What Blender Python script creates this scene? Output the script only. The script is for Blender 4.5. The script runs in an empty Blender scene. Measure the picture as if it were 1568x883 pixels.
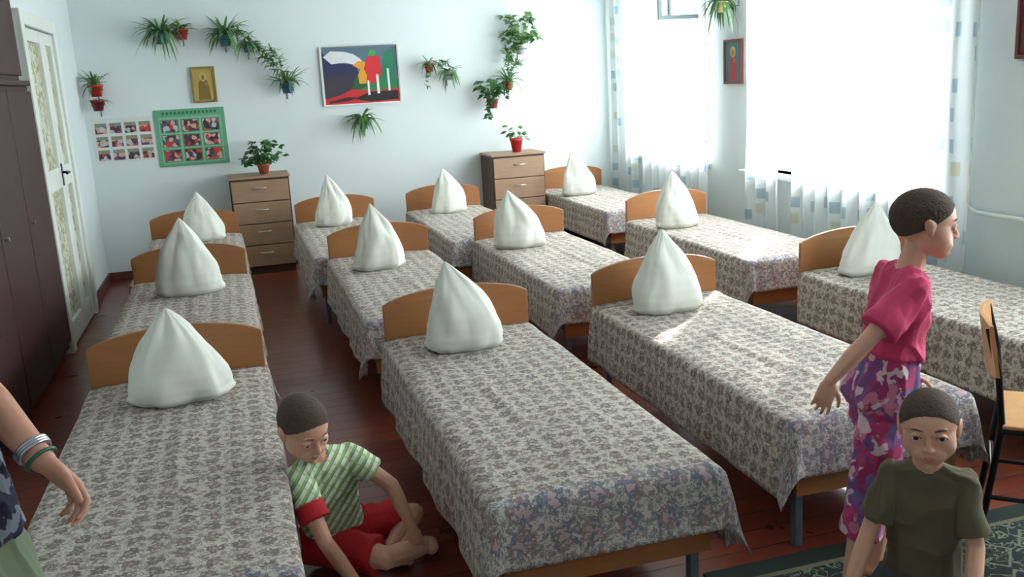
import bpy, bmesh, math, random
import numpy as np
from mathutils import Vector, Matrix, noise
from mathutils.bvhtree import BVHTree
from collections import Counter
random.seed(4)
scn=bpy.context.scene
try: scn.view_settings.view_transform='Standard'
except Exception: pass
COL=scn.collection
# ---------------------------------------------------------------- helpers
def link(o,parent=None):
    COL.objects.link(o)
    if parent is not None: o.parent=parent
    return o
def empty(name,loc=(0,0,0)):
    e=bpy.data.objects.new(name,None); e.location=loc; e.empty_display_size=.1; COL.objects.link(e); return e
def srgb(r,g,b):
    f=lambda c:(c/255/12.92) if c/255<=.04045 else ((c/255+.055)/1.055)**2.4
    return (f(r),f(g),f(b),1)
class NT:
    def __init__(s,name):
        s.m=bpy.data.materials.new(name); s.m.use_nodes=True; s.t=s.m.node_tree
        s.t.nodes.clear(); s.out=s.t.nodes.new('ShaderNodeOutputMaterial')
    def n(s,ty,**kw):
        nd=s.t.nodes.new('ShaderNode'+ty)
        for k,v in kw.items(): setattr(nd,k,v)
        return nd
    def l(s,a,b): s.t.links.new(a,b)
    def math(s,op,a,b=None,c=None):
        nd=s.n('Math',operation=op)
        for i,v in enumerate((a,b,c)):
            if v is None: continue
            if hasattr(v,'type'): s.l(v,nd.inputs[i])
            else: nd.inputs[i].default_value=v
        return nd.outputs[0]
    def mix(s,fac,a,b):
        nd=s.n('Mix',data_type='RGBA')
        for k,v in ((0,fac),(6,a),(7,b)):
            if hasattr(v,'type'): s.l(v,nd.inputs[k])
            else: nd.inputs[k].default_value=v
        return nd.outputs[2]
    def bsdf(s,col,rough=.6,**kw):
        b=s.n('BsdfPrincipled')
        if hasattr(col,'type'): s.l(col,b.inputs['Base Color'])
        else: b.inputs['Base Color'].default_value=col
        if hasattr(rough,'type'): s.l(rough,b.inputs['Roughness'])
        else: b.inputs['Roughness'].default_value=rough
        for k,v in kw.items(): b.inputs[k].default_value=v
        s.l(b.outputs[0],s.out.inputs[0]); s.b=b; return b
    def bump(s,h,strength=.3,dist=.01):
        bp=s.n('Bump'); bp.inputs['Strength'].default_value=strength; bp.inputs['Distance'].default_value=dist
        s.l(h,bp.inputs['Height']); s.l(bp.outputs[0],s.b.inputs['Normal'])
def simple(name,rgb,rough=.6,var=.12,scale=12,bump=0,**kw):
    t=NT(name); c=srgb(*rgb); tc=t.n('TexCoord'); nz=t.n('TexNoise'); nz.inputs['Scale'].default_value=scale; nz.inputs['Detail'].default_value=4
    t.l(tc.outputs['Object'],nz.inputs['Vector'])
    d=tuple(x*(1-var) for x in c[:3])+(1,); e=tuple(min(1,x*(1+var)) for x in c[:3])+(1,)
    t.bsdf(t.mix(nz.outputs[0],d,e),rough,**kw)
    if bump: t.bump(nz.outputs[0],bump,.01)
    return t.m
def mobj(name,verts,faces,mats,parent=None,smooth=False,fm=None,uv=None):
    me=bpy.data.meshes.new(name); me.from_pydata([tuple(v) for v in verts],[],faces); me.update()
    for m in (mats if isinstance(mats,(list,tuple)) else [mats]): me.materials.append(m)
    if fm is not None: me.polygons.foreach_set('material_index',fm)
    if smooth: me.polygons.foreach_set('use_smooth',[True]*len(me.polygons))
    if uv is not None:
        ul=me.uv_layers.new(name='UVMap')
        for lp in me.loops: ul.data[lp.index].uv=uv[lp.vertex_index]
    return link(bpy.data.objects.new(name,me),parent)
def box(name,a,b,mat,parent=None,bev=0,seg=2):
    bm=bmesh.new(); bmesh.ops.create_cube(bm,size=1)
    s=[b[i]-a[i] for i in range(3)]; c=[(a[i]+b[i])/2 for i in range(3)]
    for v in bm.verts: v.co=Vector([v.co[i]*s[i]+c[i] for i in range(3)])
    if bev: bmesh.ops.bevel(bm,geom=bm.edges[:],offset=bev,segments=seg,affect='EDGES',profile=.5)
    me=bpy.data.meshes.new(name); bm.to_mesh(me); bm.free(); me.materials.append(mat)
    return link(bpy.data.objects.new(name,me),parent)
def tube(name,pts,r,mat,parent=None,cyc=False):
    cu=bpy.data.curves.new(name,'CURVE'); cu.dimensions='3D'; cu.bevel_depth=r; cu.bevel_resolution=3; cu.use_fill_caps=True
    sp=cu.splines.new('POLY'); sp.points.add(len(pts)-1)
    for p,q in zip(sp.points,pts): p.co=(*q,1)
    sp.use_cyclic_u=cyc; cu.materials.append(mat)
    o=bpy.data.objects.new(name,cu); COL.objects.link(o)
    dg=bpy.context.evaluated_depsgraph_get(); me=bpy.data.meshes.new_from_object(o.evaluated_get(dg))
    bpy.data.objects.remove(o); me.polygons.foreach_set('use_smooth',[True]*len(me.polygons))
    return link(bpy.data.objects.new(name,me),parent)
def lathe(name,prof,c,mat,parent=None,n=28,sx=1,sy=1):
    vs=[];fs=[]
    for (r,z) in prof:
        for i in range(n):
            a=2*math.pi*i/n; vs.append((c[0]+r*sx*math.cos(a),c[1]+r*sy*math.sin(a),c[2]+z))
    for j in range(len(prof)-1):
        for i in range(n):
            k=(i+1)%n; fs.append((j*n+i,j*n+k,(j+1)*n+k,(j+1)*n+i))
    return mobj(name,vs,fs,mat,parent,True)
# ---------------------------------------------------------------- camera
f,yaw,pi_,ro=1450.0,.284,.224,.0548
Fv=Vector((math.sin(yaw)*math.cos(pi_),math.cos(yaw)*math.cos(pi_),-math.sin(pi_)))
R0=Vector((math.cos(yaw),-math.sin(yaw),0)); U0=R0.cross(Fv)
Rv=math.cos(ro)*R0-math.sin(ro)*U0; Uv=math.sin(ro)*R0+math.cos(ro)*U0
cam=bpy.data.cameras.new('camera'); cam.sensor_width=36; cam.lens=f/1599*36; cam.clip_start=.05
co=bpy.data.objects.new('camera',cam); COL.objects.link(co)
co.matrix_world=Matrix.Translation((0,0,1.6))@Matrix((Rv,Uv,-Fv)).transposed().to_4x4()
scn.camera=co
# ---------------------------------------------------------------- materials
def wall_mat(name,rgb):
    t=NT(name); tc=t.n('TexCoord'); a=t.n('TexNoise'); a.inputs['Scale'].default_value=1.3; a.inputs['Detail'].default_value=5
    b=t.n('TexNoise'); b.inputs['Scale'].default_value=30; b.inputs['Detail'].default_value=6
    t.l(tc.outputs['Object'],a.inputs['Vector']); t.l(tc.outputs['Object'],b.inputs['Vector'])
    c=srgb(*rgb); t.bsdf(t.mix(a.outputs[0],tuple(x*.94 for x in c[:3])+(1,),tuple(min(1,x*1.04) for x in c[:3])+(1,)),.75)
    t.bump(b.outputs[0],.08,.008); return t.m
M_wall=wall_mat('whitewashed_wall',(218,229,229)); M_ceil=wall_mat('ceiling_paint',(238,240,238))
def floor_mat():
    t=NT('painted_floorboards'); tc=t.n('TexCoord'); br=t.n('TexBrick'); br.offset=.37
    br.inputs['Scale'].default_value=1; br.inputs['Brick Width'].default_value=3.1; br.inputs['Row Height'].default_value=.115
    br.inputs['Mortar Size'].default_value=.004; br.inputs['Mortar Smooth'].default_value=.3
    br.inputs['Color1'].default_value=srgb(128,62,42); br.inputs['Color2'].default_value=srgb(112,52,36); br.inputs['Mortar'].default_value=srgb(44,20,16)
    t.l(tc.outputs['Object'],br.inputs['Vector'])
    n=t.n('TexNoise'); n.inputs['Scale'].default_value=2.5; n.inputs['Detail'].default_value=6; t.l(tc.outputs['Object'],n.inputs['Vector'])
    t.bsdf(t.mix(t.math('MULTIPLY',n.outputs[0],.35),br.outputs[0],srgb(100,50,40)),t.math('MULTIPLY_ADD',n.outputs[0],.16,.22))
    h=t.math('ADD',t.math('MULTIPLY',br.outputs['Fac'],-1.0),t.math('MULTIPLY',n.outputs[0],.3)); t.bump(h,.6,.007); return t.m
M_floor=floor_mat()
def wood(name,c1,c2,rough=.4,sc=(14,14,2)):
    t=NT(name); tc=t.n('TexCoord'); mp=t.n('Mapping'); mp.inputs['Scale'].default_value=sc; t.l(tc.outputs['Object'],mp.inputs[0])
    n=t.n('TexNoise'); n.inputs['Scale'].default_value=2.2; n.inputs['Detail'].default_value=8; n.inputs['Distortion'].default_value=.8
    t.l(mp.outputs[0],n.inputs['Vector']); t.bsdf(t.mix(n.outputs[0],srgb(*c1),srgb(*c2)),rough); t.bump(n.outputs[0],.08,.004); return t.m
M_beech=wood('orange_beech_board',(142,92,52),(168,114,68),.38,(2,14,22))
M_dres=wood('brown_drawer_board',(144,114,90),(170,140,112),.5,(3,10,22))
M_dresdark=wood('dark_drawer_edge',(78,56,44),(96,70,54),.5)
M_mahog=wood('dark_mahogany',(40,16,15),(60,24,21),.55,(6,6,1.5))
M_base=wood('baseboard_brown',(86,44,34),(104,54,42),.45)
M_steel=simple('bluegrey_steel',(96,112,124),.4,.1,Metallic=.3)
M_black=simple('black_tube',(18,18,22),.35,.1,Metallic=.4)
M_white=simple('white_gloss_paint',(226,232,226),.35,.04,6)
M_matt=simple('mattress_ticking',(196,190,178),.9,.1)
M_pillow=simple('pillow_cotton',(228,231,220),.85,.04,5,.12)
M_metalh=simple('drawer_handle_metal',(190,186,176),.3,.05,Metallic=.7)
def spread_mat(L):
    t=NT('floral_bedspread'); uv=t.n('UVMap'); uv.uv_map='UVMap'; U=uv.outputs[0]
    sep=t.n('SeparateXYZ'); t.l(U,sep.inputs[0])
    def vor(scale,rnd,feat='F1'):
        v=t.n('TexVoronoi',voronoi_dimensions='2D',feature=feat); v.inputs['Scale'].default_value=scale; v.inputs['Randomness'].default_value=rnd; t.l(U,v.inputs['Vector']); return v
    def noi(scale,det=3,dist=0):
        v=t.n('TexNoise'); v.inputs['Scale'].default_value=scale; v.inputs['Detail'].default_value=det; v.inputs['Distortion'].default_value=dist; t.l(U,v.inputs['Vector']); return v.outputs[0]
    va=vor(15,.22); vb=vor(34,.8); n1=noi(85,2); n2=noi(40,2,1.8); n3=noi(9,1); ncol=noi(17,1)
    d=t.math('ADD',va.outputs['Distance'],t.math('MULTIPLY',t.math('SUBTRACT',n1,.5),.9))
    fl=t.math('LESS_THAN',d,.30); core=t.math('LESS_THAN',d,.09)
    leaf=t.math('LESS_THAN',t.math('ADD',vb.outputs['Distance'],t.math('MULTIPLY',t.math('SUBTRACT',n1,.5),.7)),.31)
    ridge=t.math('LESS_THAN',t.math('ABSOLUTE',t.math('SUBTRACT',n2,.5)),.038)
    base=t.mix(n3,srgb(186,179,167),srgb(206,199,186))
    c=t.mix(t.math('MULTIPLY',leaf,.6),base,srgb(118,108,98))
    c=t.mix(t.math('MULTIPLY',ridge,.62),c,srgb(106,96,88))
    dark=t.mix(t.math('GREATER_THAN',ncol,.54),srgb(96,86,80),srgb(112,94,88))
    c=t.mix(t.math('MULTIPLY',fl,.82),c,dark); c=t.mix(t.math('MULTIPLY',core,.7),c,srgb(184,168,160))
    vc=vor(9,.35); d2=t.math('ADD',vc.outputs['Distance'],t.math('MULTIPLY',t.math('SUBTRACT',noi(50,3),.5),1.2))
    fb=t.math('LESS_THAN',d2,.34); fc=t.math('LESS_THAN',d2,.14)
    cb=t.mix(t.math('MULTIPLY',ridge,.75),srgb(194,189,184),srgb(94,94,98)); cb=t.mix(t.math('MULTIPLY',leaf,.6),cb,srgb(106,106,110))
    cb=t.mix(t.math('MULTIPLY',fb,.8),cb,t.mix(t.math('GREATER_THAN',ncol,.5),srgb(98,104,120),srgb(132,110,114))); cb=t.mix(fc,cb,srgb(180,158,160))
    band=t.math('GREATER_THAN',sep.outputs[1],L-.03)
    c=t.mix(band,c,cb)
    t.bsdf(c,.9); t.b.inputs['Sheen Weight'].default_value=.08
    t.bump(noi(260,2),.35,.003); return t.m
WB=.655; HB=.47
M_spread=spread_mat(1.78)
def curtain_mat():
    t=NT('sheer_curtain_cloth'); uv=t.n('UVMap'); uv.uv_map='UVMap'
    br=t.n('TexVoronoi',voronoi_dimensions='2D',distance='CHEBYCHEV'); br.inputs['Scale'].default_value=6.5; br.inputs['Randomness'].default_value=.55; t.l(uv.outputs[0],br.inputs['Vector'])
    sq=t.math('LESS_THAN',br.outputs['Distance'],.24)
    sp=t.n('SeparateColor'); t.l(br.outputs['Color'],sp.inputs[0])
    on=t.math('MULTIPLY',sq,t.math('GREATER_THAN',sp.outputs[0],.4))
    pc=t.mix(t.math('GREATER_THAN',sp.outputs[1],.7),srgb(184,202,212),srgb(220,220,196))
    c=t.mix(on,srgb(241,245,246),pc)
    tr=t.n('BsdfTransparent'); tl=t.n('BsdfTranslucent'); df=t.n('BsdfDiffuse'); t.l(c,tl.inputs[0]); t.l(c,df.inputs[0]); t.l(t.mix(on,(1,1,1,1),pc),tr.inputs[0])
    m1=t.n('MixShader'); m1.inputs[0].default_value=.30; t.l(tl.outputs[0],m1.inputs[1]); t.l(df.outputs[0],m1.inputs[2])
    m2=t.n('MixShader'); t.l(t.math('MULTIPLY_ADD',on,.08,.88),m2.inputs[0]); t.l(tr.outputs[0],m2.inputs[1]); t.l(m1.outputs[0],m2.inputs[2]); t.l(m2.outputs[0],t.out.inputs[0]); return t.m
M_curt=curtain_mat()
# ---------------------------------------------------------------- room shell
XW=3.85; YB=8.9; XL=-1.17; XL2=-1.78; YF=-1.3; ZC=2.8; YJ=6.38
box('floor',(XL2-.2,YF-.2,-.12),(XW+.25,YB+.2,0),M_floor)
box('ceiling',(XL2-.2,YF-.2,ZC),(XW+.25,YB+.2,ZC+.12),M_ceil)
box('wall_back',(XL2-.2,YB,0),(XW+.25,YB+.2,ZC),M_wall)
box('wall_front',(XL2-.2,YF-.2,0),(XW+.25,YF,ZC),M_wall)
wl=empty('wall_left')
box('far_section',(XL2-.2,YJ,0),(XL,YB,ZC),M_wall,wl)
box('near_section',(XL2-.2,YF,0),(XL2,YJ,ZC),M_wall,wl)
wins=[(7.07,8.5),(4.44,6.39),(1.0,2.95)]; ZS,ZT=.80,2.4  # last window is out of view, added as fill light for the near side
wr=empty('wall_right')
ys=[YF]+[v for w in sorted(wins) for v in w]+[YB]
for i in range(0,len(ys),2): box('pier_%d'%i,(XW,ys[i],0),(XW+.25,ys[i+1],ZC),M_wall,wr)
for i,(a,b) in enumerate(wins):
    box('apron_%d'%i,(XW,a,0),(XW+.25,b,ZS),M_wall,wr); box('lintel_%d'%i,(XW,a,ZT),(XW+.25,b,ZC),M_wall,wr)
M_sill=simple('sill_paint',(214,222,220),.4,.04)
for i,(a,b) in enumerate(wins):
    w=empty('window_%d'%(i+1)); x0,x1=XW+.12,XW+.17
    box('frame_bottom',(x0,a,ZS),(x1,b,ZS+.06),M_white,w); box('frame_top',(x0,a,ZT-.06),(x1,b,ZT),M_white,w)
    n=3
    for k in range(n+1):
        y=a+(b-a-.05)*k/n; box('stile_%d'%k,(x0,y,ZS+.06),(x1,y+.05,ZT-.06),M_white,w)
    box('transom',(x0+.003,a+.05,1.95),(x1-.003,b-.05,2.0),M_white,w)
    box('sill',(XW-.08,a-.06,ZS-.035),(XW+.12,b+.06,ZS),M_sill,w,.006)
    if i==0:
        M_fr=simple('vent_frame_paint',(128,146,150),.4,.05)
        for nm,p,q in (('vent_rail_low',(3.38,7.0,1.975),(3.8,7.03,2.01)),('vent_rail_top',(3.38,7.0,2.33),(3.8,7.03,2.365)),('vent_stile_1',(3.38,7.0,2.01),(3.41,7.03,2.33)),('vent_stile_2',(3.47,7.0,2.01),(3.49,7.03,2.33)),('vent_stile_3',(3.77,7.0,2.01),(3.8,7.03,2.33))): box(nm,p,q,M_fr,w)
    pl=bpy.data.lights.new('window_portal','AREA'); pl.shape='RECTANGLE'; pl.size=ZT-ZS; pl.size_y=b-a; pl.cycles.is_portal=True
    po=bpy.data.objects.new('window_portal_%d'%(i+1),pl); COL.objects.link(po); po.location=(XW+.24,(a+b)/2,(ZS+ZT)/2); po.rotation_euler=(0,math.radians(90),0)
box('baseboard_back',(XL,YB-.02,0),(XW,YB,.075),M_base,None,.004); box('baseboard_left',(XL,7.68,0),(XL+.02,YB-.02,.075),M_base,None,.004)
box('baseboard_right',(XW-.02,YF,0),(XW,YB-.02,.075),M_base,None,.004)
# door
def lace():
    t=NT('door_lace_glass'); tc=t.n('TexCoord'); v=t.n('TexNoise'); v.inputs['Scale'].default_value=16; v.inputs['Detail'].default_value=3; v.inputs['Distortion'].default_value=1.2; t.l(tc.outputs['Object'],v.inputs['Vector'])
    m=t.math('GREATER_THAN',v.outputs[0],.52); t.bsdf(t.mix(m,srgb(206,208,188),srgb(140,138,96)),.35); return t.m
M_lace=lace()
d=empty('door_1'); x=XL
for nm,a,b in (('jamb_near',(x,6.4,0),(x+.06,6.5,2.16)),('jamb_far',(x,7.56,0),(x+.06,7.66,2.16)),('head_jamb',(x,6.5,2.07),(x+.06,7.56,2.16))): box(nm,a,b,M_white,d,.006)
for k,(a,b) in enumerate(((6.51,7.13),(7.135,7.55))):
    for z0,z1 in ((0.01,.16),(1.02,1.16),(1.98,2.06)): box('rail_%d'%k,(x,a+.09,z0),(x+.04,b-.09,z1),M_white,d,.004)
    box('stile_a%d'%k,(x,a,.01),(x+.042,a+.09,2.06),M_white,d,.004); box('stile_b%d'%k,(x,b-.09,.01),(x+.042,b,2.06),M_white,d,.004)
    for z0,z1 in ((.16,1.02),(1.16,1.98)): box('lace_panel_%d'%k,(x,a+.09,z0),(x+.015,b-.09,z1),M_lace,d)
tube('handle_stem',[(x+.04,7.09,1.12),(x+.09,7.09,1.12),(x+.09,6.98,1.12)],.009,M_black,d); box('handle_plate',(x+.041,7.07,1.03),(x+.047,7.11,1.18),M_black,d)
# wardrobe
w=empty('wardrobe'); WY=6.36
box('lower_body',(XL2+.02,4.3,.05),(-1.13,WY,1.70),M_mahog,w,.006); box('upper_body',(XL2+.02,4.32,1.73),(-1.16,WY-.02,2.4),M_mahog,w,.006); box('cornice',(XL2+.02,4.28,1.70),(-1.11,WY+.01,1.73),M_mahog,w,.004)
box('plinth',(XL2+.04,4.34,0),(-1.17,WY-.04,.05),M_mahog,w)
for k in range(3):
    a=4.33+k*.675; box('door_leaf_%d'%k,(-1.13,a,.1),(-1.11,a+.66,1.67),M_mahog,w,.005); box('upper_leaf_%d'%k,(-1.16,a,1.76),(-1.142,a+.66,2.37),M_mahog,w,.005)
    tube('knob_%d'%k,[(-1.11,a+.06,.95),(-1.09,a+.06,.95)],.01,M_metalh,w)
# ---------------------------------------------------------------- beds
def bed(cx,y0,seed,drop=.29,foot=.2,LB=1.78,fl=1.0):
    rnd=random.Random(seed); e=empty('single_bed',(cx,y0,0)); hw=WB/2; ph=rnd.random()*9
    n=24; vs=[];hwb=hw+.012
    for s in (0,1):
        y=s*.022
        for i in range(n+1):
            u=-1+2*i/n; z=.63+.10*math.sqrt(max(0,1-(u*.93)**2*.98)) -.10*math.sqrt(max(0,1-.93**2*.98)); vs.append((u*hwb,y,z))
        for i in range(n+1):
            u=-1+2*i/n; vs.append((u*hwb,y,.24))
    m=n+1; fs=[]
    for i in range(n):
        fs+= [(i,i+1,m+i+1,m+i),(2*m+i+1,2*m+i,3*m+i,3*m+i+1),(i,2*m+i,2*m+i+1,i+1),(m+i,m+i+1,3*m+i+1,3*m+i)]
    fs+=[(0,m,3*m,2*m),(n,2*m+n,3*m+n,m+n)]
    hb=mobj('headboard',vs,fs,M_beech,e); bv=hb.modifiers.new('b','BEVEL'); bv.width=.004; bv.segments=2; bv.limit_method='ANGLE'
    box('foot_rail',(-hw+.01,-LB+.005,.2),(hw-.01,-LB+.027,.31),M_beech,e,.003)
    box('side_rail_1',(-hw+.01,-LB+.03,.24),(-hw+.03,-.002,.34),M_beech,e,.003); box('side_rail_2',(hw-.03,-LB+.03,.24),(hw-.01,-.002,.34),M_beech,e,.003)
    for i,(lx,ly) in enumerate(((-hw+.03,-.04),(hw-.06,-.04),(-hw+.03,-LB+.04),(hw-.06,-LB+.04))):
        box('leg_%d'%i,(lx,ly,0),(lx+.03,ly+.03,.26),M_steel,e,.003)
    box('leg_crossbar',(-hw+.06,-LB+.048,.19),(hw-.06,-LB+.062,.205),M_steel,e)
    box('mattress',(-hw+.012,-LB+.03,.33),(hw-.012,-.004,HB-.012),M_matt,e,.03,3)
    S=hw+drop; ns=72; nt=130; vs=[];uv=[];T=LB+foot; fc=rnd.uniform(-.08,.08)
    for j in range(nt+1):
        t=.004+(T-.004)*j/nt
        for i in range(ns+1):
            s=-S+2*S*i/ns; ex=max(0,abs(s)-hw); ey=max(0,t-LB); r=math.hypot(ex,ey); p=math.atan2(ey,ex); r0=.022
            c2=math.sin(2*p); r*=1-.10*c2
            o=r0*math.sin(min(r/r0,math.pi/2)); dz=r0*(1-math.cos(min(r/r0,math.pi/2)))+max(0,r-r0*math.pi/2)
            k=r/.29; wv=math.sin(t*(11 if ex else 0)*1+ph+(s*14 if ey else 0))+.6*math.sin(t*23+ph*2+s*9)
            sg=1 if s>0 else -1
            o+=(k*.011*(wv+1.3)+.26*r*c2*.7+.03*r)*fl
            z=HB-dz*(.97-.08*c2)
            nzv=noise.noise(Vector((s*5+seed,t*4,seed*3)))
            if r==0:
                z+=.007*nzv+.004*noise.noise(Vector((s*14,t*9,seed)))
                q=1-min(1,abs(abs(s)/hw)**6); z+=.006*q
                z+=.008*math.exp(-((s-fc-.03*math.sin(t*5))/.02)**2)*max(0,math.sin((t-.5)*2.6))
            else: z+=.007*nzv*max(0,1-k)+ .006*wv*k
            vs.append((sg*(min(abs(s),hw)+math.cos(p)*o),-(min(t,LB)+math.sin(p)*o),max(z,.03))); uv.append((s+seed*.13,t-LB+1.78))
    fs=[]
    for j in range(nt):
        for i in range(ns):
            a=j*(ns+1)+i; fs.append((a,a+ns+1,a+ns+2,a+1))
    b=mobj('bedspread',vs,fs,M_spread,e,True,uv=uv); so=b.modifiers.new('s','SOLIDIFY'); so.thickness=.004; so.offset=1
    return e
beds=dict(A1=(-.30,3.89),A2=(-.32,6.05),A3=(-.34,7.88),B1=(.91,4.03),B2=(.89,6.20),B3=(.81,8.08),C1=(1.97,4.17),C2=(1.94,6.36),C3=(1.79,8.18),D1=(3.25,4.32),D2=(3.18,6.5),D3=(3.26,8.84))
for i,(k,(x,y)) in enumerate(beds.items()): bed(x,y,i+1,LB={'C1':1.72}.get(k,1.78),fl={'A1':.5}.get(k,1))
def pillow(cx,cy,w,h,tilt=0,rot=0,seed=0):
    nz_,na=44,64; vs=[];z0=HB+.002; rnd=random.Random(seed*7+1)
    T=[0,.03,.09,.18,.30,.42,.54,.66,.77,.86,.93,.97,1]; A=[.66,.87,.98,1,.955,.87,.75,.60,.43,.27,.15,.08,.02]; B=[.5,.74,.92,1,.98,.89,.76,.60,.42,.26,.15,.08,.02]
    p1,p2=rnd.random()*6,rnd.random()*6; q1=rnd.uniform(.6,1.2); skew=rnd.uniform(-.05,.05)
    for j in range(nz_+1):
        t=j/nz_; a=np.interp(t,T,A)*w/2*1.02; b=np.interp(t,T,B)*w/2*.70
        for i in range(na):
            th=2*math.pi*i/na; c,s=math.cos(th),math.sin(th)
            x=a*math.copysign(abs(c)**.9,c); y=b*math.copysign(abs(s)**.9,s)
            ear=math.exp(-((t-.06)/.05)**2)*max(0,abs(c)-.75)*4*.018*q1; x+=math.copysign(ear,c)
            n=noise.noise(Vector((c*1.9,s*1.9,t*2.4+seed*7)))*.018+noise.noise(Vector((c*5,s*5,t*5+seed*3)))*.005
            n+=.006*math.sin(th*6+p1+t*3)*max(0,t-.42)*(1-t)*6 + .006*math.sin(th*5+p2)*math.exp(-((t-.05)/.09)**2)
            v=Vector((x,y,0)); l=max(1e-4,v.length); v*=(1+n/l*min(1,l/.06))
            v.x+=tilt*t*t*h+skew*h*math.sin(math.pi*t); v.z=t*h*1.02+(.006*noise.noise(Vector((c*3,s*3,seed)))*(1-t) if j else 0)
            v.rotate(Matrix.Rotation(rot,3,'Z')); vs.append((cx+v.x,cy+v.y,z0+v.z))
    fs=[]
    for j in range(nz_):
        for i in range(na):
            k=(i+1)%na; fs.append((j*na+i,j*na+k,(j+1)*na+k,(j+1)*na+i))
    fs.append(tuple(range(na))[::-1]); fs.append(tuple(nz_*na+i for i in range(na)))
    return mobj('pillow',vs,fs,M_pillow,None,True)
for i,(cx,cy,w,h,t,r) in enumerate([(-.27,3.58,.36,.355,-.07,.05),(.868,3.74,.325,.38,-.16,-.12),(1.915,3.91,.34,.39,-.08,.1),(3.17,4.1,.32,.38,.12,0),(-.30,5.56,.355,.44,-.05,0),(.80,5.68,.30,.41,-.05,0),(1.80,5.91,.34,.385,-.18,-.12),(3.03,6.02,.31,.405,-.10,0),(-.27,7.6,.31,.38,-.05,0),(.75,7.73,.29,.42,-.05,0),(1.76,7.86,.31,.38,-.07,0),(3.11,8.22,.33,.40,-.16,0)]): pillow(cx,cy,w,h,t,r,i)
# ---------------------------------------------------------------- chests of drawers
def dresser(x0,x1,y0,y1,h):
    e=empty('chest_of_drawers',((x0+x1)/2,(y0+y1)/2,0)); X0,X1=x0-(x0+x1)/2,x1-(x0+x1)/2; Y0,Y1=y0-(y0+y1)/2,y1-(y0+y1)/2
    box('carcass',(X0,Y0+.02,.06),(X1,Y1,h-.02),M_dresdark,e); box('plinth',(X0+.02,Y0+.03,0),(X1-.02,Y1-.02,.06),M_dresdark,e); box('top',(X0-.01,Y0-.01,h-.02),(X1+.01,Y1,h),M_dres,e,.004)
    n=4; z0=.075; hh=(h-.03-z0)/n
    for k in range(n):
        box('drawer_%d'%k,(X0+.012,Y0,z0+k*hh),(X1-.012,Y0+.02,z0+(k+1)*hh-.008),M_dres,e,.003)
        tube('handle_%d'%k,[(-.05,Y0,z0+(k+.62)*hh),(-.05,Y0-.02,z0+(k+.62)*hh),(.05,Y0-.02,z0+(k+.62)*hh),(.05,Y0,z0+(k+.62)*hh)],.006,M_metalh,e)
dresser(-.04,.47,8.43,8.88,.87); dresser(2.345,2.865,8.46,8.88,.89)
# ---------------------------------------------------------------- wall art
def flat(name,pts,mat,y,parent): return mobj(name,[(p[0],y,p[1]) for p in pts],[tuple(range(len(pts)))],mat,parent)
_c={}
def cm(rgb,rough=.6):
    if (rgb,rough) not in _c: _c[(rgb,rough)]=simple('paint_%d_%d_%d'%rgb,rgb,rough,.08,30)
    return _c[(rgb,rough)]
p=empty('landscape_painting'); x0,x1,z0,z1=.88,1.605,1.42,1.95
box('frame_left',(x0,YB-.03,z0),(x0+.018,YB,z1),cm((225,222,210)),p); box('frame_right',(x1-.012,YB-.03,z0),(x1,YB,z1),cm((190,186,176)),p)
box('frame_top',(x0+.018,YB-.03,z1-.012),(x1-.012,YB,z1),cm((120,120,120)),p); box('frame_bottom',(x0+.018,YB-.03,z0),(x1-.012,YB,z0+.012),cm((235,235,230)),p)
box('canvas',(x0+.018,YB-.02,z0+.012),(x1-.012,YB,z1-.012),cm((86,112,128)),p)
P=lambda l:[(x0+.018+(x1-x0-.03)*a,z0+.012+(z1-z0-.024)*b) for a,b in l]
art=[([(0,.22),(0,.95),(.1,.8),(.25,.72),(.45,.7),(.5,.3)],(34,38,78)),([(0,0),(0,.5),(.3,.52),(.5,.45),(.5,0)],(52,44,60)),
([(.02,.85),(.12,.95),(.3,.93),(.42,.88),(.5,.8),(.55,.72),(.45,.68),(.3,.74),(.12,.72)],(214,218,222)),([(.4,.68),(.47,.76),(.56,.74),(.6,.62),(.5,.6)],(226,150,50)),
([(0,0),(0,.1),(.2,.16),(.4,.28),(.6,.3),(1,.26),(1,0)],(190,32,38)),([(.38,.08),(.6,.2),(.98,.2),(.98,.04),(.6,.02)],(22,26,26)),
([(.36,.26),(.4,.4),(.5,.6),(.62,.55),(.8,.5),(1,.4),(1,.24),(.6,.22)],(38,120,70)),([(.36,.26),(.42,.45),(.55,.6),(.5,.42),(.58,.3),(.45,.24)],(28,84,46)),
([(.8,.3),(.78,.6),(.84,.9),(.93,.95),(.97,.8),(.95,.4),(.9,.3)],(22,118,84)),([(.56,.4),(.54,.6),(.6,.82),(.68,.86),(.76,.8),(.78,.55),(.72,.38),(.62,.34)],(206,38,44)),
([(.6,.84),(.64,.95),(.72,.93),(.7,.84)],(60,160,80)),([(.47,.35),(.46,.5),(.52,.68),(.58,.5),(.56,.35)],(214,150,40)),
([(.575,.14),(.575,.4),(.6,.4),(.605,.14)],(232,232,226)),([(.70,.16),(.70,.5),(.73,.5),(.735,.16)],(236,236,232)),([(.85,.2),(.85,.6),(.875,.6),(.88,.2)],(228,232,232)),([(.05,.02),(.05,.06),(.3,.12),(.45,.1),(.3,.05)],(60,20,30))]
for k,(l,c) in enumerate(art): flat('paint_patch_%d'%k,P(l),cm(c),YB-.0205-.0004*k,p)
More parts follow.
